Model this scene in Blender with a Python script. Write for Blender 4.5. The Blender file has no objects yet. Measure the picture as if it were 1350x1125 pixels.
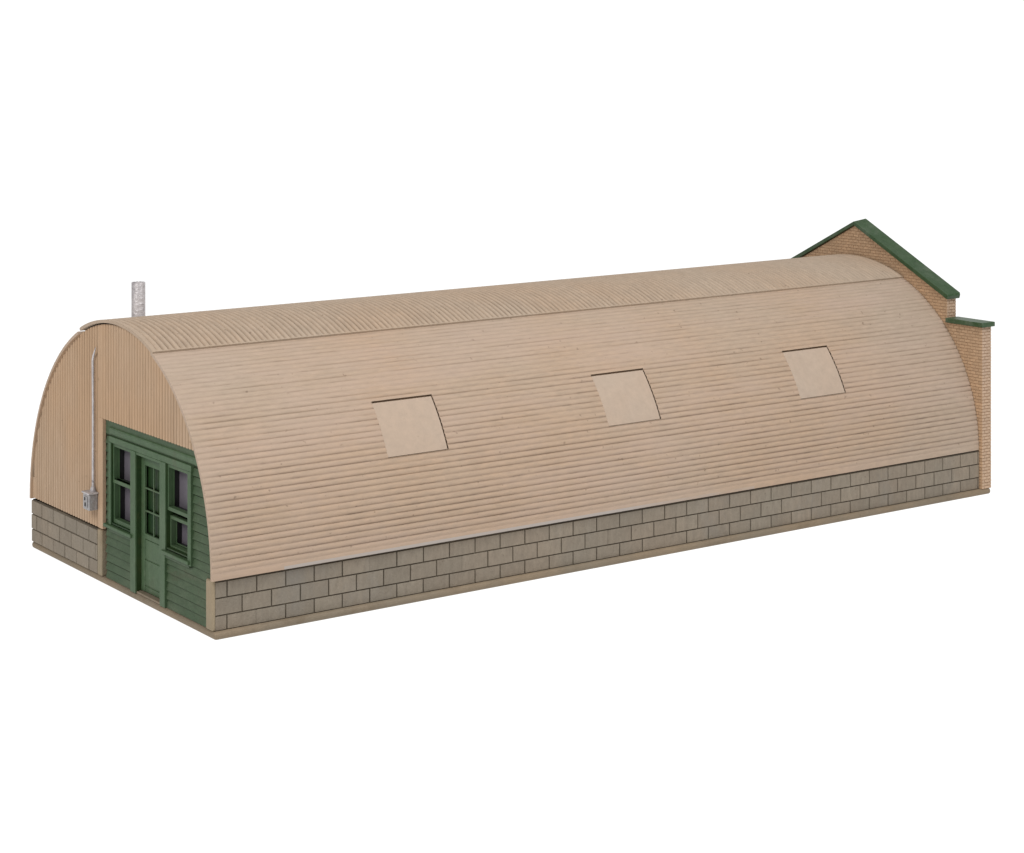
import bpy, math, random
from math import sin, cos, pi, sqrt, radians
random.seed(7)
S = 0.01                      # one drawing unit of the model is 1 cm
sc = bpy.context.scene
C = sc.collection

# ------------------------------------------------------------------ geometry helpers
class MB:
    """collects faces of one mesh; m = material slot, t = per-face tint 0..1"""
    def __init__(s): s.v = []; s.f = []; s.m = []; s.t = []; s.g = {}
    def face(s, pts, m=0, t=.5):
        i = len(s.v); s.v += [tuple(p) for p in pts]; s.f.append(tuple(range(i, i+len(pts)))); s.m.append(m); s.t.append(t)
    def box(s, x0, x1, y0, y1, z0, z1, m=0, t=.5):
        i = len(s.v)
        s.v += [(x, y, z) for x in (x0, x1) for y in (y0, y1) for z in (z0, z1)]
        for q in ((0,1,3,2), (4,6,7,5), (0,4,5,1), (2,3,7,6), (0,2,6,4), (1,5,7,3)):
            s.f.append(tuple(i+k for k in q)); s.m.append(m); s.t.append(t)
    def grid(s, pts, m=0, t=.5, groove=None, flip=False):
        i = len(s.v); n = len(pts[0])
        for a, row in enumerate(pts):
            for b, p in enumerate(row):
                if groove: s.g[len(s.v)] = groove[a][b]
                s.v.append(p)
        for a in range(len(pts)-1):
            for b in range(n-1):
                q = (i+a*n+b, i+a*n+b+1, i+(a+1)*n+b+1, i+(a+1)*n+b)
                s.f.append(q[::-1] if flip else q); s.m.append(m); s.t.append(t)
    def prism(s, poly, axis, a0, a1, m=0, t=.5):
        """poly of 2-D points in the two other axes (in x,y,z order), extruded along axis"""
        def P(p, a):
            l = list(p); l.insert(axis, a); return tuple(l)
        n = len(poly); i = len(s.v)
        s.v += [P(p, a0) for p in poly] + [P(p, a1) for p in poly]
        s.f.append(tuple(range(i+n-1, i-1, -1))); s.f.append(tuple(range(i+n, i+2*n)))
        s.m += [m, m]; s.t += [t, t]
        for k in range(n):
            s.f.append((i+k, i+(k+1) % n, i+n+(k+1) % n, i+n+k)); s.m.append(m); s.t.append(t)
    def tube(s, pts, r, n=14, m=0, cap=True):
        rows = []
        for k, p in enumerate(pts):
            a = pts[max(k-1, 0)]; b = pts[min(k+1, len(pts)-1)]
            d = [b[j]-a[j] for j in range(3)]; L_ = sqrt(sum(c*c for c in d)); d = [c/L_ for c in d]
            h = (1, 0, 0) if abs(d[0]) < .8 else (0, 1, 0)
            u = [d[1]*h[2]-d[2]*h[1], d[2]*h[0]-d[0]*h[2], d[0]*h[1]-d[1]*h[0]]
            L_ = sqrt(sum(c*c for c in u)); u = [c/L_ for c in u]
            w = [d[1]*u[2]-d[2]*u[1], d[2]*u[0]-d[0]*u[2], d[0]*u[1]-d[1]*u[0]]
            rr = r[k] if isinstance(r, (list, tuple)) else r
            rows.append([tuple(p[j]+rr*(cos(2*pi*q/n)*u[j]+sin(2*pi*q/n)*w[j]) for j in range(3)) for q in range(n+1)])
        s.grid(rows, m)
        if cap:
            s.face(rows[0][:-1][::-1], m); s.face(rows[-1][:-1], m)
    def build(s, name, mats, parent=None, bevel=0, smooth=False, seg=2):
        me = bpy.data.meshes.new(name)
        me.from_pydata([(x*S, y*S, z*S) for x, y, z in s.v], [], s.f)
        if not isinstance(mats, (list, tuple)): mats = [mats]
        for m in mats: me.materials.append(m)
        me.polygons.foreach_set('material_index', s.m)
        at = me.attributes.new('tint', 'FLOAT', 'FACE'); at.data.foreach_set('value', s.t)
        gr = me.attributes.new('groove', 'FLOAT', 'POINT')
        if s.g:
            for k, val in s.g.items(): gr.data[k].value = val
        if smooth: me.polygons.foreach_set('use_smooth', [True]*len(s.f))
        me.update()
        o = bpy.data.objects.new(name, me); C.objects.link(o)
        if parent: o.parent = parent
        if bevel:
            b = o.modifiers.new('bevel', 'BEVEL'); b.width = bevel*S; b.segments = seg; b.limit_method = 'ANGLE'; b.angle_limit = radians(40)
        return o

# ------------------------------------------------------------------ materials
def nd(nt, typ, **kw):
    n = nt.nodes.new(typ)
    for k, v in kw.items():
        if hasattr(n, k): setattr(n, k, v)
    return n
def weathered(name, base, alt, rough=.75, big=.25, stain=(.12, .08, .05), stain_amt=.35, stretch=(1, 1, 1),
              groove_wash_shade=0., grain=.12, tint=.0, speck=.0, bump=.25, spec=.25, metal=0., fine=9., patch=None, lip=None, dash=0.):
    m = bpy.data.materials.new(name); m.use_nodes = True
    nt = m.node_tree; L = nt.links
    bs = nt.nodes['Principled BSDF']
    tc = nd(nt, 'ShaderNodeTexCoord'); mp = nd(nt, 'ShaderNodeMapping'); mp.inputs['Scale'].default_value = (1/S,)*3
    L.new(tc.outputs['Object'], mp.inputs['Vector'])
    def noise(scale, detail=4, rough_=.6, vec=None, lo=.35, hi=.65):
        n = nd(nt, 'ShaderNodeTexNoise'); n.inputs['Scale'].default_value = scale
        n.inputs['Detail'].default_value = detail; n.inputs['Roughness'].default_value = rough_
        L.new(vec or mp.outputs['Vector'], n.inputs['Vector'])
        r = nd(nt, 'ShaderNodeMapRange'); r.inputs['From Min'].default_value = lo; r.inputs['From Max'].default_value = hi
        L.new(n.outputs['Fac'], r.inputs['Value']); return r.outputs['Result']
    def mix(a, b, fac, mode='MIX'):
        x = nd(nt, 'ShaderNodeMix'); x.data_type = 'RGBA'; x.blend_type = mode
        for k, v in ((6, a), (7, b)):
            if isinstance(v, tuple): x.inputs[k].default_value = (*v, 1)
            else: L.new(v, x.inputs[k])
        if isinstance(fac, float): x.inputs[0].default_value = fac
        else: L.new(fac, x.inputs[0])
        return x.outputs[2]
    def mul(a, b):
        x = nd(nt, 'ShaderNodeMath'); x.operation = 'MULTIPLY'
        for k, v in ((0, a), (1, b)):
            if isinstance(v, (int, float)): x.inputs[k].default_value = v
            else: L.new(v, x.inputs[k])
        return x.outputs[0]
    sv = nd(nt, 'ShaderNodeMapping'); sv.inputs['Scale'].default_value = stretch
    L.new(mp.outputs['Vector'], sv.inputs['Vector'])
    col = mix(base, alt, noise(big, 3, .55, lo=.38, hi=.62))
    if tint:                                   # every block / brick has its own tone
        a = nd(nt, 'ShaderNodeAttribute'); a.attribute_name = 'tint'
        r = nd(nt, 'ShaderNodeMapRange'); r.inputs['To Min'].default_value = 1-tint; r.inputs['To Max'].default_value = 1+tint
        L.new(a.outputs['Fac'], r.inputs['Value'])
        v = nd(nt, 'ShaderNodeCombineColor')
        for k in range(3): L.new(r.outputs['Result'], v.inputs[k])
        col = mix(col, v.outputs[0], 1.0, 'MULTIPLY')
    # paint grain, drawn out along the sheet
    g = noise(fine, 5, .7, sv.outputs['Vector'], .3, .7)
    col = mix(col, tuple(c*(1-2.2*grain) for c in base), mul(g, .55))
    # stains with a shape of their own
    st = noise(1.1, 6, .72, sv.outputs['Vector'], .56, .74)
    col = mix(col, stain, mul(st, stain_amt))
    if groove_wash_shade:                            # dark pigment wash in streaks, strengthened for groove shade the floor glow fills
        a = nd(nt, 'ShaderNodeAttribute'); a.attribute_name = 'groove'
        w = noise(.8, 5, .7, sv.outputs['Vector'], .30, .64)
        col = mix(col, stain, mul(mul(a.outputs['Fac'], w), groove_wash_shade))
    if speck:
        sp = noise(7.0, 2, .5, None, .70, .76)
        col = mix(col, stain, mul(sp, speck))
    if patch:                                  # rubbed, paler paint
        pc, lo, hi, amt = patch
        col = mix(col, pc, mul(noise(.55, 6, .75, sv.outputs['Vector'], lo, hi), amt))
    ga = nd(nt, 'ShaderNodeAttribute'); ga.attribute_name = 'groove'; gfac = ga.outputs['Fac']
    if dash:                                   # short dark flecks lying along the ribs
        col = mix(col, stain, mul(mul(noise(3.2, 3, .65, sv.outputs['Vector'], .57, .68), gfac), dash))
    if lip:                                    # worn pale edge along the eave
        a = nd(nt, 'ShaderNodeAttribute'); a.attribute_name = 'tint'
        q = nd(nt, 'ShaderNodeMath'); q.operation = 'GREATER_THAN'; q.inputs[1].default_value = .9; L.new(a.outputs['Fac'], q.inputs[0])
        col = mix(col, lip, mul(mul(q.outputs[0], noise(.14, 4, .6, None, .44, .58)), .8))
    L.new(col, bs.inputs['Base Color'])
    bs.inputs['Roughness'].default_value = rough
    bs.inputs['Specular IOR Level'].default_value = spec
    bs.inputs['Metallic'].default_value = metal
    if bump:
        b = nd(nt, 'ShaderNodeBump'); b.inputs['Strength'].default_value = bump; b.inputs['Distance'].default_value = .02*S
        n = nd(nt, 'ShaderNodeTexNoise'); n.inputs['Scale'].default_value = 14; n.inputs['Detail'].default_value = 4
        L.new(mp.outputs['Vector'], n.inputs['Vector']); L.new(n.outputs['Fac'], b.inputs['Height'])
        L.new(b.outputs['Normal'], bs.inputs['Normal'])
    return m

BROWN = (.10, .062, .036)
M = {}
M['sheet'] = weathered('tan corrugated paint', (.424, .331, .253), (.446, .316, .220), big=.16, stain=BROWN, stain_amt=.10,
                       stretch=(.30, 1.4, 1.4), groove_wash_shade=.8, grain=.15, speck=.5, fine=10, spec=.2, lip=(.38, .35, .325), dash=.55, patch=((.440, .330, .265), .44, .62, .4))
M['cap'] = weathered('tan ridge paint', (.425, .333, .252), (.432, .320, .230), big=.3, stain=BROWN, stain_amt=.12,
                     stretch=(1, .3, .3), groove_wash_shade=.85, grain=.16, speck=.5, fine=8, spec=.2)
M['end'] = weathered('tan end wall paint', (.47, .318, .203), (.455, .332, .232), big=.35, stain=BROWN, stain_amt=.12,
                     stretch=(1, 1, .14), groove_wash_shade=1.15, grain=.12, speck=.35, fine=8, spec=.2)
M['panel'] = weathered('smooth tan paint', (.432, .340, .265), (.440, .335, .255), big=.6, stain=BROWN, stain_amt=.08, grain=.09, speck=.15, fine=5, bump=.35)
M['block'] = weathered('grey tan concrete block', (.272, .222, .168), (.245, .210, .164), big=.5, stain=(.13, .10, .07), stain_amt=.4,
                       stretch=(1, 1, .4), grain=.20, tint=.09, speck=.4, fine=8, bump=.7, patch=((.235, .225, .205), .56, .72, .4))
M['grout_and_shade'] = weathered('dark joint wash and eave shade', (.070, .056, .040), (.11, .088, .062), big=.4, stain=(.20, .16, .11), stain_amt=.7, grain=.1)
M['slab'] = weathered('tan concrete slab', (.250, .190, .128), (.215, .176, .128), big=.5, stain=(.12, .085, .05), stain_amt=.6, stretch=(.5, .5, 1), grain=.15, speck=.4, bump=.5)
M['post'] = weathered('tan rounded block end', (.32, .25, .165), (.27, .225, .155), big=.9, stain=(.14, .10, .06), stain_amt=.5, stretch=(1, 1, .3), grain=.15, speck=.3, bump=.5)
M['brick'] = weathered('tan brick', (.50, .325, .195), (.475, .320, .200), big=.5, stain=(.17, .09, .045), stain_amt=.30, grain=.14, tint=.10, speck=.3, fine=6)
M['brickpale'] = weathered('pale tan brick', (.52, .365, .25), (.48, .345, .25), big=.5, stain=(.22, .14, .09), stain_amt=.25, grain=.12, tint=.06, fine=6)
M['mortar'] = weathered('brown mortar wash', (.40, .255, .155), (.43, .285, .18), big=.8, stain=(.12, .07, .035), stain_amt=.5, grain=.12)
M['lap'] = weathered('brown lap shade wash', (.038, .036, .020), (.055, .045, .026), big=.9, stain=(.12, .10, .06), stain_amt=.6, grain=.15)  # brown wash that paints in the shade under each board
M['green'] = weathered('green paint', (.055, .104, .046), (.076, .122, .062), rough=.55, big=.8, stain=(.075, .060, .032), stain_amt=.5,
                       stretch=(1, 1, .6), grain=.2, speck=.25, fine=7, spec=.3, patch=((.16, .24, .16), .60, .74, .5))
M['siding'] = weathered('green siding paint', (.054, .090, .045), (.078, .110, .062), rough=.6, big=.7, stain=(.06, .05, .026), stain_amt=.8,
                        stretch=(1, .5, 1.4), grain=.2, speck=.35, fine=7, spec=.25, patch=((.19, .25, .17), .58, .74, .5))
M['green_shaded'] = weathered('green jamb paint in shade', (.016, .044, .012), (.028, .052, .012), rough=.55, big=.9, stain=(.07, .06, .015), stain_amt=.5, grain=.2, spec=.3)  # the green paint again, recess shade put into its colour
M['coping'] = weathered('green coping paint', (.030, .070, .024), (.052, .090, .042), rough=.5, big=.7, stain=(.10, .10, .08), stain_amt=.3, grain=.2, fine=6, spec=.35,
                        patch=((.15, .18, .135), .50, .72, .45))
M['silver'] = weathered('silver paint', (.56, .53, .54), (.64, .60, .60), rough=.45, big=2.2, stain=(.16, .14, .15), stain_amt=.7, stretch=(1, 1, .6), grain=.26, speck=.7, fine=9, spec=.5, metal=.3, bump=1.)
M['box'] = weathered('grey silver box paint', (.36, .345, .345), (.44, .42, .42), rough=.45, big=2.5, stain=(.12, .11, .11), stain_amt=.7, grain=.26, speck=.7, fine=9, spec=.5, metal=.3, bump=1.)
M['black'] = weathered('black slots and reveal shade', (.012, .012, .013), (.02, .02, .02), rough=.5, big=1., stain=(.03, .03, .03), stain_amt=.2)
M['pane'] = weathered('dusty smoke grey glazing', (.125, .112, .130), (.140, .125, .145), rough=.3, big=1., stain=(.09, .08, .09), stain_amt=.2, grain=.06, bump=0, spec=.4)
M['dark_pane'] = weathered('dark green tinted glazing', (.012, .034, .012), (.022, .044, .012), rough=.4, big=1.4, stain=(.005, .012, .004), stain_amt=.7, grain=.1, bump=0, spec=.12)
M['inside'] = weathered('added dark light block', (.10, .08, .06), (.12, .09, .07), big=1., grain=.1, bump=0)

gm = bpy.data.materials.new('white shadowless glow'); gm.use_nodes = True  # added glow, keeps the floor pure white without shadows
gb = gm.node_tree.nodes['Principled BSDF']
gb.inputs['Base Color'].default_value = (.12, .12, .12, 1); gb.inputs['Roughness'].default_value = .9
gb.inputs['Specular IOR Level'].default_value = 0.
gb.inputs['Emission Color'].default_value = (1, 1, 1, 1); gb.inputs['Emission Strength'].default_value = 1.02

# ------------------------------------------------------------------ main sizes
L = 24.184                     # length of the hut up to the brick wall
ZS, R = 1.268, 4.975           # springing height and outer radius of the roof
HW, TS = 1.252, .165           # block wall top, slab top
YN, YF = -4.884, 4.976         # block wall faces, near and far side
BT = .385                      # brick wall thickness

g = MB()                     # seamless sweep curving up behind the hut, glow added so no shadow shows
pf = [(-60, 0), (120, 0)] + [(120+45*sin(pi/2*k/12), 45-45*cos(pi/2*k/12)) for k in range(1, 13)] + [(165, 120)]
ux, uy = cos(.948), sin(.948)
g.grid([[(-4+d*ux-w*uy, -18+d*uy+w*ux, z) for w in (-170, 170)] for d, z in pf], flip=True)
go = g.build('ground', gm); go['kind'] = 'structure'; go['label'] = 'plain white ground under the hut with added glow'

hut = bpy.data.objects.new('quonset_hut', None); C.objects.link(hut)
hut['label'] = 'long tan corrugated half-round hut with green shopfront, grey block base and brick gable wall'
hut['category'] = 'building'

# ------------------------------------------------------------------ slab
b = MB(); b.box(0, L+BT-.02, -5., 5., 0, TS)
b.build('foundation_slab', M['slab'], hut, bevel=.07, seg=3)

# ------------------------------------------------------------------ block walls
def tile(b, P, u0, u1, z0, z1, gap, cham, proud, m=0, t=.5):
    """one chamfered block; P(u, z, d) gives the point at depth d behind the face"""
    u0 += gap/2; u1 -= gap/2; z0 += gap/2; z1 -= gap/2
    if u1-u0 < .03 or z1-z0 < .02: return
    o = [P(u0, z0, .03), P(u1, z0, .03), P(u1, z1, .03), P(u0, z1, .03)]
    i = [P(u0+cham, z0+cham, -proud), P(u1-cham, z0+cham, -proud), P(u1-cham, z1-cham, -proud), P(u0+cham, z1-cham, -proud)]
    b.face(i, m, t)
    if gap > .02 and random.random() < .06:      # a joint clogged with paint
        q = P(u0-gap, z0+cham, -proud*.5+.004); w_ = P(u0+cham, z0+cham, -proud)
        b.face([q, w_, P(u0+cham, z1-cham, -proud), P(u0-gap, z1-cham, -proud*.5+.004)], m, t)
    for k in range(4): b.face([o[k], o[(k+1) % 4], i[(k+1) % 4], i[k]], m, t)
ROWS = [(TS, .489), (.489, .866), (.866, HW)]
def blocks(b, P, u_start, u_end, j_a, j_b, pitch):
    for r, (z0, z1) in enumerate(ROWS):
        j = j_b if r == 1 else j_a
        cuts = [u_start] + [j+pitch*k for k in range(-2, 60) if u_start+.04 < j+pitch*k < u_end-.04] + [u_end]
        for a, c in zip(cuts, cuts[1:]):
            tile(b, P, a-(.014 if a == u_start else 0), c, z0, z1 - (.03 if r == 2 else 0), .023, .006, random.uniform(-.004, .004), 0, random.random())  # top row stops short; dark strip paints in eave shade and grime
# near long side, with its rounded corner post
b = MB()
blocks(b, lambda u, z, d: (u, YN+d, z), .07, L-.01, .35, .717, .7203)
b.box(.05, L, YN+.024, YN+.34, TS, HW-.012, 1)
w = b.build('block_wall', [M['block'], M['grout_and_shade']], hut)
b = MB(); b.box(0, .085, YN, YN+.325, TS, HW); b.build('corner_post', M['post'], w, bevel=.045, seg=4)
# far long side
b = MB()
blocks(b, lambda u, z, d: (L-u, YF-d, z), 0.01, L, .35, .717, .7203)
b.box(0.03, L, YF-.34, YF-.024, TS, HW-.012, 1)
b.build('block_wall', [M['block'], M['grout_and_shade']], hut)
# front stub left of the shopfront
b = MB()
blocks(b, lambda u, z, d: (d, -u, z), -YF, -1.0, -4.32, -4.65, .708)
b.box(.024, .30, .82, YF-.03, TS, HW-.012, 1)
w = b.build('block_wall', [M['block'], M['grout_and_shade']], hut)
b = MB(); b.box(0, .30, .755, 1.01, TS, HW); b.build('corner_post', M['post'], w, bevel=.03, seg=3)

# ------------------------------------------------------------------ roof sheets
PANELS = [(4.69, 6.31), (11.15, 12.78), (17.68, 19.30)]
PA0, PA1 = radians(24.0), radians(39.5)
NR = 41; A_END = radians(66.5); A_ST = radians(1.6)
def sk(x, y, z):                # the roof was glued on a hair askew: it drifts sideways and up towards the brick wall
    f = max(0, x)/L
    return (x, y+.095*f, z+.085*f**1.6*max(0, min(1, (z-ZS)/R)))
def rib(ph):                    # 0 at the groove, 1 on the rounded crest
    return abs(sin(pi*ph))**.6
def roof_sheet(side):
    random.seed(11+side)
    xs = sorted(set([-.055+ (L-.015+.055)*k/110 for k in range(111)] + ([v for p in PANELS for v in (p[0]-.02, p[1]+.03)] if side < 0 else [])))
    ang = [0, A_ST*.5, A_ST]; prof = [(1., 0.), (1., 0.), (.85, 0.)]
    K = 7
    depth = [random.uniform(.82, 1.18) for _ in range(NR+1)]
    wash = [max(0, min(1, random.gauss(.55, .28))) for _ in range(NR+1)]
    for r in range(NR):
        for k in range(K):
            if r == 0 and k == 0: continue
            ph = k/K; h = rib(ph)
            ang.append(A_ST + (A_END-A_ST)*(r+ph)/NR); prof.append((h, r))
    ph1 = [random.uniform(0, 6.3) for _ in range(NR+1)]; ph2 = [random.uniform(0, 6.3) for _ in range(NR+1)]
    extra = [PA0, PA1+radians(.35)]
    rows = []; gro = []
    order = list(range(len(ang)))
    b = MB(); T = .075
    for i in order:
        a = ang[i]; h, r = prof[i]; r = int(r)
        row = []; gg = []
        for x in xs:
            wob = .004*sin(x*1.7+r*2.3)+.003*sin(x*4.1+r)
            edge = min(1., max(.25, (x+.10)/.25))
            dv = .92+.10*sin(x*1.13+ph1[r])+.08*sin(x*2.9+ph2[r])      # the casting is uneven along each rib
            rad = R - (.030-.009*sin(a))*depth[r]*max(.25, dv)*(1-h)*edge + wob*.4
            row.append(sk(x, side*rad*cos(a), ZS+rad*sin(a)))
            k = 0 if i < 3 else max(0, 1-h*1.25)
            gg.append(k*(.45+.5*wash[r])*(1.15-.85*sin(a)))
        rows.append(row); gro.append(gg)
    # faces, leaving the hatch openings free on the near side
    n = len(xs); base = len(b.v)
    for rI, row in enumerate(rows):
        for cI, p in enumerate(row):
            b.g[len(b.v)] = gro[rI][cI]; b.v.append(p)
    for i in range(len(rows)-1):
        am = (ang[i]+ang[i+1])/2
        for j in range(n-1):
            xm = (xs[j]+xs[j+1])/2
            if side < 0 and PA0 < am < PA1+radians(.5) and any(p[0]-.02 < xm < p[1]+.03 for p in PANELS): continue
            q = (base+i*n+j, base+i*n+j+1, base+(i+1)*n+j+1, base+(i+1)*n+j)
            b.f.append(q if side < 0 else q[::-1]); b.m.append(0); b.t.append(1. if i < 1 and 1.5 < xs[j] < 15.5 else .5)
    # inner face and rims give the sheet its thickness
    inn = [[sk(x, side*(R-T)*cos(a), ZS+(R-T)*sin(a)) for x in (xs[0], xs[-1])] for a in ang]
    b.grid(inn, 1, flip=side < 0)
    for xi, fl in ((0, side > 0), (-1, side < 0)):
        b.grid([[rows[i][xi], inn[i][xi]] for i in order], 0, flip=fl)
    b.grid([rows[0], [sk(x, side*(R-T), ZS) for x in xs]], 0)
    b.grid([rows[-1], [sk(x, side*(R-T)*cos(ang[-1]), ZS+(R-T)*sin(ang[-1])) for x in xs]], 0)
    o = b.build('roof_sheet', [M['sheet'], M['end']], hut, smooth=True)
    return o
near_roof = roof_sheet(-1); far_roof = roof_sheet(1)
for o in (near_roof, far_roof):
    o.data.set_sharp_from_angle(angle=radians(70))
# smooth hatch panels set into the near sheet
for x0, x1 in PANELS:
    b = MB(); n = 12; rr = R-.004
    jit = random.uniform(-.008, .008)
    aa = [PA0+radians(.1)+(PA1-radians(.15)-PA0)*k/n for k in range(n+1)]
    xx = [x0-.03+ (x1-x0+.025)*k/8 for k in range(9)]
    top = [[sk(x, -rr*cos(a), ZS+rr*sin(a)) for x in xx] for a in aa]
    low = [[sk(x, -(rr-.05)*cos(a), ZS+(rr-.05)*sin(a)) for x in xx] for a in aa]
    b.grid(top); b.grid(low, flip=True)
    b.grid([top[0], low[0]], flip=True); b.grid([top[-1], low[-1]])
    b.grid([[t[0], l[0]] for t, l in zip(top, low)]); b.grid([[t[-1], l[-1]] for t, l in zip(top, low)], flip=True)
    o = b.build('roof_panel', M['panel'], near_roof, smooth=True)
    o.data.set_sharp_from_angle(angle=radians(50))

# ------------------------------------------------------------------ ridge cap, ribs run over the ridge
b = MB(); random.seed(5)
RC, RT, TC = R+.052, 161, .075
xs = []; hs = []; K = 8
x0c, x1c = -.06, L-.07
dep = [random.uniform(.9, 1.1) for _ in range(RT)]; wsh = [max(0, min(1, random.gauss(.8, .2))) for _ in range(RT)]
for r in range(RT):
    for k in range(K):
        xs.append(x0c+(x1c-x0c)*(r+k/K)/RT); hs.append((rib(k/K), r))
xs.append(x1c); hs.append((1, RT-1))
AE0, AE1 = radians(65.3), radians(180-67.8)
NA = 40
aa = [AE0, AE0+radians(.3), AE0+radians(.6), AE0+radians(.85), AE0+radians(1.1), AE0+radians(2.2)] + [AE0+radians(3.4)+(AE1-AE0-radians(6.8))*k/NA for k in range(NA+1)] + [AE1-radians(2.2), AE1-radians(1.1), AE1-radians(.85), AE1-radians(.6), AE1-radians(.3), AE1]
def lip(a):
    d = min(a-AE0, AE1-a)/radians(1)
    return 0. if d < .3 else min(1., (d-.3)/.8)
rows = []; gro = []
for a in aa:
    e = lip(a); row = []; gg = []
    for x, (h, r) in zip(xs, hs):
        worn = 1. if x < 12 else max(.35, 1-(x-12)/16)
        rad = RC - .062*(1-h)*dep[r]*e*worn*min(1, max(0, (x+.02)/.2)) - .006*(1-e)
        row.append(sk(x, -rad*cos(a), ZS+rad*sin(a))); gg.append(max(0, 1-h*1.3)*e*wsh[r]*worn)
    rows.append(row); gro.append(gg)
b.grid(rows, groove=gro)
Ri = RC-TC
low = [[sk(x, -Ri*cos(a), ZS+Ri*sin(a)) for x in (xs[0], xs[-1])] for a in aa]
b.grid(low, flip=True)
b.grid([[rows[i][0], low[i][0]] for i in range(len(aa))]); b.grid([[rows[i][-1], low[i][-1]] for i in range(len(aa))], flip=True)
for i, fl in ((0, True), (-1, False)):
    b.grid([rows[i], [sk(x, -Ri*cos(aa[i]), ZS+Ri*sin(aa[i])) for x in xs]], flip=fl)
o = b.build('ridge_cap', M['cap'], hut, smooth=True); o.data.set_sharp_from_angle(angle=radians(70))

# ------------------------------------------------------------------ corrugated front wall
b = MB(); random.seed(3)
RE = R-.06; OZ = 3.905; OY = .70
def top_z(y): return ZS+sqrt(max(RE*RE-y*y, 0))
p = .143; K = 6
def column_run(y0, y1, zb, p):
    n = max(1, round((y1-y0)/p)); ys = []; hh = []
    for r in range(n):
        for k in range(K): ys.append(y0+(y1-y0)*(r+k/K)/n); hh.append(rib(k/K))
    ys.append(y1); hh.append(1)
    wash = [max(0, min(1, random.gauss(.9, .15))) for _ in range(n+1)]
    rows = [[], []]; gg = [[], []]; bot = []
    for q, (y, h) in enumerate(zip(ys, hh)):
        x = .065*(1-h)
        zt = max(top_z(y), zb+.01)
        for rI, z in enumerate((zb, zt)):
            rows[rI].append((x, y, z)); gg[rI].append(max(0, 1-h*1.25)*wash[min(q//K, n)])
        bot.append((.085, y, zb))
    b.grid(rows, groove=gg, flip=True)
    b.grid([rows[0], bot])
column_run(.90, 4.80, 1.292, p)
yR = -sqrt(RE*RE-(OZ-ZS)**2)
column_run(yR, OY, OZ, p)
column_run(OY, .90, OZ, .2)
# flat margins beside the opening and at the far eave
b.box(.0, .085, OY, .90, 1.292, OZ)
b.box(.0, .05, 4.80, RE-.02, 1.292, ZS+.55)
o = b.build('corrugated_end_wall', M['end'], hut, smooth=True); o.data.set_sharp_from_angle(angle=radians(50))

# unseen partition added to block light inside the hut
b = MB()
poly = [((RE-.08)*cos(pi*k/40), ZS+(RE-.08)*sin(pi*k/40)) for k in range(41)]
poly = [(y, z) for y, z in poly] + [(-4.55, TS), (4.55, TS)]
b.prism(poly, 0, .42, .46)
b.build('light_block', M['inside'], hut)

# ------------------------------------------------------------------ green shopfront
WY = [(.27, -.80), (-2.615, -3.69)]        # window openings, left and right
ZW0, ZW1 = 1.52, 3.41
DY0, DY1 = -1.075, -2.315                  # door opening
XS = .085                                  # face of the siding behind the end wall
def right_limit(z): return -4.60 if z < ZS else -sqrt(max((R-.10)**2-(z-ZS)**2, 0))
b = MB(); pitch = .198; z = TS
while z < 3.56:
    z1 = min(z+pitch, 3.56); zm = (z+z1)/2
    spans = [(.66, None)]
    if z > 1.25: spans = [(.66, .36), (-3.82, None)] if z < 3.45 else [(.66, None)]
    else: spans = [(.66, DY0+.12), (DY1-.12, None)]
    for a, e in spans:
        ea0 = right_limit(z) if e is None else e; ea1 = right_limit(z1) if e is None else e
        w = random.uniform(-.004, .004); t = random.random()
        lo, hi = XS-.034+w, XS+.004; zt = z1-.022+random.uniform(-.004, .004)
        a = a-random.uniform(0, .03) if a > .6 else a
        v = [(lo, a, z+.006), (lo, ea0, z+.006), (hi, ea1, zt), (hi, a, zt)]
        k = [(XS+.05, a, z+.006), (XS+.05, ea0, z+.006), (XS+.05, ea1, zt), (XS+.05, a, zt)]
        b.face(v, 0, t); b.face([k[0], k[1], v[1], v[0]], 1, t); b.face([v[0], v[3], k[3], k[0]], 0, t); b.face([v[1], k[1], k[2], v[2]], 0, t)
    z = z1
b.box(XS-.02, XS+.05, right_limit(3.74)+.02, .66, 3.56, OZ)
b.box(XS+.018, XS+.09, -4.55, DY1-.1, TS, 1.44, 1); b.box(XS+.018, XS+.09, DY0+.1, .69, TS, 1.44, 1); b.box(XS+.018, XS+.09, .41, .69, 1.44, OZ-.02, 1); b.box(XS+.018, XS+.09, -4.55, -3.86, 1.44, 2.7, 1)
b.box(XS+.018, XS+.09, -4.05, .41, 3.42, OZ-.02, 1); b.box(XS+.018, XS+.09, -4.36, -3.86, 2.7, 3.42, 1)
# leave the door way free: the backing is cut by the door frame in front of it
b.build('clapboard_siding', [M['siding'], M['lap']], hut)

b = MB()
prof = [(XS, 3.765), (.03, 3.745), (.022, 3.715), (.040, 3.690), (.052, 3.590), (XS, 3.580)]
b.prism([(x, z) for x, z in prof], 1, right_limit(3.7)+.03, .43)
b.build('cornice', M['green'], hut)
b = MB(); b.box(.012, .16, -3.85, .40, 3.41, 3.55); b.build('head_trim', M['green'], hut, bevel=.008)

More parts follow.
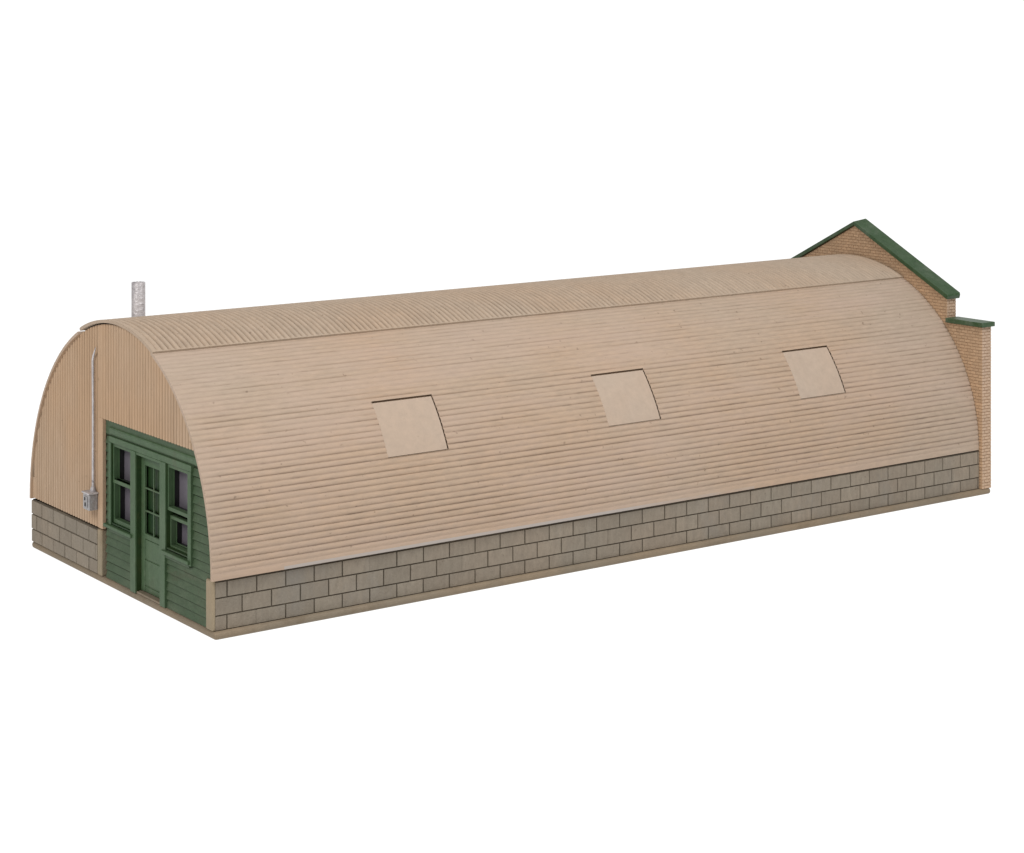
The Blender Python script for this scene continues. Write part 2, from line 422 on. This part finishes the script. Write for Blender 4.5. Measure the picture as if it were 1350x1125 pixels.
# door frame, door
b = MB()
b.box(.0, .24, DY0, -.80, TS, 3.41); b.box(.0, .24, -2.615, DY1, 1.40, 3.41); b.box(.004, .24, -2.575, DY1-.002, TS, 1.40)
b.box(.012, .24, DY1, DY0, 3.345, 3.408)
fr = b.build('door_frame', M['green'], hut, bevel=.008)
b = MB()                                   # jamb faces, doorway shade painted in as darker green
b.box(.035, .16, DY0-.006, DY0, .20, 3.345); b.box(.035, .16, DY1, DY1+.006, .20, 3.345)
b.build('jamb', M['green_shaded'], fr)
b = MB(); b.box(.03, .26, DY1, DY0, TS, .215); b.build('threshold', M['slab'], fr, bevel=.012)
XD = .15
dl, dr = DY0-.004, DY1+.004
gl, gr_, gz0, gz1 = -1.265, -2.13, 1.56, 3.12
b = MB()
b.box(XD, XD+.055, gl, dl, .225, 3.335); b.box(XD, XD+.055, dr, gr_, .225, 3.335)
b.box(XD, XD+.055, gr_, gl, gz1, 3.335); b.box(XD, XD+.055, gr_, gl, 1.44, gz0)
b.box(XD+.022, XD+.05, gr_, gl, .225, 1.44)
for z0, z1 in ((.985, 1.425), (.385, .955), (.23, .355)): b.box(XD+.004, XD+.04, gr_+.012, gl-.012, z0, z1)
door = b.build('door', M['green'], hut, bevel=.007)
b = MB()
b.box(XD+.008, XD+.04, -1.715, -1.68, gz0, gz1)
for z in (2.08, 2.60): b.box(XD+.006, XD+.042, gr_, gl, z-.019, z+.019)
b.build('muntin', M['green'], door, bevel=.006)
for c0, c1 in ((gl, -1.68), (-1.715, gr_)):
    for z0, z1 in ((gz0, 2.061), (2.099, 2.581), (2.619, gz1)):
        b = MB(); b.box(XD+.09, XD+.098, c1-.02, c0+.02, z0, z1); b.build('pane', M['dark_pane'], door)

# two double-hung windows
def bars(b, x0, x1, ya, yb, z0, z1, st, rt, rb):
    b.box(x0, x1, ya-st, ya, z0, z1); b.box(x0, x1, yb, yb+st, z0, z1)
    b.box(x0+.001, x1-.001, yb+st, ya-st, z1-rt, z1); b.box(x0+.001, x1-.001, yb+st, ya-st, z0, z0+rb)
for k, (ya, yb) in enumerate(WY):
    b = MB()
    if k == 0: b.box(.006, .2, ya, .40, 1.46, 3.409)
    else: b.box(.006, .2, -3.85, yb, 1.35, 3.409)
    win = b.build('window', M['green'], hut, bevel=.008)
    b = MB()                               # lining of the opening, recess shade painted in
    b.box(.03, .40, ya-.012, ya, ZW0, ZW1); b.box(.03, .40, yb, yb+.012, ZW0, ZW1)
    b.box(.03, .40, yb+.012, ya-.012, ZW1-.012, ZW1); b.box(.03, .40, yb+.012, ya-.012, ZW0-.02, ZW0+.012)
    b.build('lining', M['green_shaded'], win)
    ya -= .013; yb += .013
    if k == 0: up, lo = (.060, 2.47, ZW1-.014), (.075, ZW0+.014, 2.555)
    else: up, lo = (.052, 2.36, ZW1-.014), (.115, ZW0+.014, 2.235)
    for q, (x, z0, z1) in enumerate((up, lo)):
        b = MB()
        bars(b, x, x+.13, ya, yb, z0, z1, .045, .075, .085 if q == 0 else (.10 if k == 0 else .04))
        sash = b.build('sash', M['green'], win, bevel=.007)
        b = MB(); bars(b, x+.125, x+.14, ya-.045, yb+.045, z0+.05, z1-.05, .028, .02, .03)
        b.build('glazing_bead', M['green'], sash)
        b = MB()                           # the glazing sits deep behind the sash, shade around it painted black
        xa, xb = x+.14, x+.26
        b.box(xa, xb, ya-.062, ya-.05, z0+.03, z1-.03); b.box(xa, xb, yb+.05, yb+.062, z0+.03, z1-.03)
        b.box(xa, xb, yb+.062, ya-.062, z1-.055, z1-.045); b.box(xa, xb, yb+.062, ya-.062, z0+.045, z0+.055)
        b.build('glazing_shade', M['black'], win)
        b = MB(); b.box(xb+.001, xb+.011, yb+.04, ya-.04, z0+.03, z1-.03); b.build('pane', M['pane'], win)
    b = MB()
    if k == 0: b.box(-.045, .10, -.90, .585, 1.395, 1.475)
    else: b.box(-.045, .10, -3.80, -2.47, 1.375, 1.455)
    b.build('sill', M['green'], win, bevel=.014)
    b = MB()
    if k == 0: b.box(.02, .09, -.80, .42, 1.31, 1.394)
    else: b.box(.02, .09, -3.74, -2.576, 1.29, 1.374)
    b.build('apron', M['siding'], win, bevel=.01)

# ------------------------------------------------------------------ meter box, service pipe, stovepipe
b = MB(); b.box(-.235, .0, .955, 1.31, 1.70, 2.09); 
mt = b.build('meter_box', M['box'], hut, bevel=.03, seg=3)
b = MB(); b.box(-.262, .0, .925, 1.335, 2.085, 2.125); b.build('lid', M['silver'], mt, bevel=.015)
b = MB(); b.box(-.252, -.236, 1.03, 1.235, 1.77, 2.03); b.build('cover_plate', M['box'], mt, bevel=.006)
b = MB(); b.box(-.262, -.2525, 1.13, 1.18, 1.93, 2.0); b.box(-.262, -.2525, 1.10, 1.16, 1.79, 1.88); b.build('dial_slot', M['black'], mt)
b = MB()
pts = [(-.055, 1.12, 2.10), (-.055, 1.12, 3.0), (-.055, 1.118, 4.2), (-.055, 1.135, 5.22), (-.055, 1.125, 5.28), (-.056, 1.09, 5.36), (-.056, .97, 5.56)]
b.tube(pts, [.034, .031, .030, .030, .029, .027, .008], 12)
cd = b.build('conduit', M['silver'], hut, smooth=True)
b = MB(); b.tube([(-.055, 1.12, 2.12), (-.055, 1.12, 2.17), (-.055, 1.12, 2.24)], [.075, .07, .045], 14); b.build('conduit_collar', M['silver'], cd, smooth=True)
b = MB(); px_, py_ = 1.25, 1.40
rows = []
prof = [(.168, 5.75), (.168, 6.05), (.174, 6.07), (.168, 6.09), (.167, 6.97), (.160, 6.985), (.140, 6.985), (.13, 6.85), (.0, 6.84)]
for r_, z in prof: rows.append([(px_+r_*cos(2*pi*q/28), py_-r_*sin(2*pi*q/28), z + (.012*sin(5*q)*sin(q*1.3) if z > 6.8 else 0)) for q in range(29)])
b.grid(rows, flip=True)
sp = b.build('stovepipe', M['silver'], hut, smooth=True); sp.data.set_sharp_from_angle(angle=radians(50))

# ------------------------------------------------------------------ brick gable wall with copings
XB = L; CP = .087; BL = .205
GP, GE = 7.28, 5.44            # brick height at the peak and at the gable corner
GY, SY, SZ = 3.67, 4.985, 4.745
out = [(-SY, TS), (-SY, SZ), (-GY, SZ), (-GY, GE), (0, GP), (GY, GE), (GY, SZ), (SY, SZ), (SY, TS)]
b = MB()
b.prism([(y*(1 if abs(y) < .1 else (abs(y)-.014)/abs(y)), z - (0 if z == TS else .004)) for y, z in out], 0, XB+.014, XB+BT-.014, 1)
def half(z): return SY if z < SZ-.02 else (GY if z < GE else max(0, GY*(GP-z)/(GP-GE)))
random.seed(21)
for face in (0, 1):
    z = TS; row = 0
    while z < GP-.06:
        z1 = z+CP; h = half(z1-.01)
        if z < SZ < z1: z1 = SZ; h = SY
        off = (row % 2)*BL/2
        cuts = [-h] + [-5.2+off+BL*k for k in range(60) if -h+.05 < -5.2+off+BL*k < h-.05] + [h]
        for a, c in zip(cuts, cuts[1:]):
            mid = (a+c)/2
            if face == 0 and mid*mid+(max(z-ZS, 0))**2 < (R-.35)**2: continue
            if face == 0 and z < ZS and abs(mid) < 4.6: continue
            P = (lambda u, z_, d: (XB+d, -u, z_)) if face == 0 else (lambda u, z_, d: (XB+BT-d, u, z_))
            tile(b, P, a, c, z, z1, .010, .006, random.uniform(-.003, .004), 0, random.random())
        z = z1; row += 1
for side in (-1, 1):
    for yy, za, zb in ((SY, TS, SZ), (GY, SZ, GE)):
        z = za; row = 0
        while z < zb-.03:
            z1 = min(z+CP, zb)
            cuts = [0, .20, BT] if row % 2 else [0, .10, .29, BT]
            for a, c in zip(cuts, cuts[1:]):
                P = (lambda u, z_, d: (XB+u, -(yy-d), z_)) if side < 0 else (lambda u, z_, d: (XB+BT-u, yy-d, z_))
                tile(b, P, a, c, z, z1, .011, .006, random.uniform(-.002, .002), 2, random.random())
            z = z1; row += 1
bw = b.build('brick_wall', [M['brick'], M['mortar'], M['brickpale']], hut)
# sloping copings meet at the peak, flat ones cap the shoulders
ct = .115; ov = .08
sl = (GP-GE)/GY
for side in (-1, 1):
    b = MB(); ye = GY+.085
    poly = [(0, GP+.004), (0, GP+ct), (side*ye, GP+ct-sl*ye), (side*(ye+.012), GP+ct-sl*ye-.04), (side*(ye-.02), GP+.004-sl*(ye-.02))]
    b.prism(poly, 0, XB-ov, XB+BT+.07)
    for q, v in enumerate(b.v):            # slightly twisted casting: the rear rim rides higher
        if v[0] > XB+.2 and q % 5 in (1, 2, 3): b.v[q] = (v[0], v[1], v[2]+(.065, .07, .04)[q % 5-1])
        elif q % 5 in (2, 3): b.v[q] = (v[0], v[1], v[2]+.03)
    b.build('coping', M['coping'], bw, bevel=.012)
    b = MB()
    ya, yb = side*(GY+.003), side*(SY+.075)
    b.box(XB-ov, XB+BT+.07, min(ya, yb), max(ya, yb), SZ+.004, SZ+.135)
    b.build('coping', M['coping'], bw, bevel=.014)

# ------------------------------------------------------------------ light
w = bpy.data.worlds.new('World'); sc.world = w; w.use_nodes = True
w.node_tree.nodes['Background'].inputs[0].default_value = (1, 1, 1, 1)
w.node_tree.nodes['Background'].inputs[1].default_value = .28
def area(name, loc, target, size, power, col=(1, 1, 1)):
    from mathutils import Vector
    l = bpy.data.lights.new(name, 'AREA'); l.size = size*S; l.energy = power; l.color = col
    o = bpy.data.objects.new(name, l); C.objects.link(o); o.location = Vector(loc)*S
    o.rotation_euler = (Vector(target)-Vector(loc)).to_track_quat('-Z', 'Y').to_euler()
area('key_softbox', (-34, -12, 34), (3, 0, 2), 16, 1.25, (1, .985, .96))
area('overhead_softbox', (14, -26, 40), (12, -2, 2), 30, 1.6)

# ------------------------------------------------------------------ camera: level, lens shifted down
cam = bpy.data.cameras.new('camera'); co = bpy.data.objects.new('camera', cam); C.objects.link(co)
co.location = (-20.3133*S, -44.16355*S, 12.75911*S)
yaw = .948006639
co.rotation_euler = (pi/2, 0, yaw-pi/2)
cam.sensor_width = 36; cam.lens = 36*2694.896/1350
cam.shift_y = -(562.5-58.08)/1350
cam.clip_start = .005; cam.clip_end = 50
sc.camera = co
sc.view_settings.view_transform = 'Standard'; sc.view_settings.look = 'None'
sc.view_settings.exposure = 0; sc.view_settings.gamma = 1; sc.view_settings.use_curve_mapping = False
sc.render.film_transparent = False
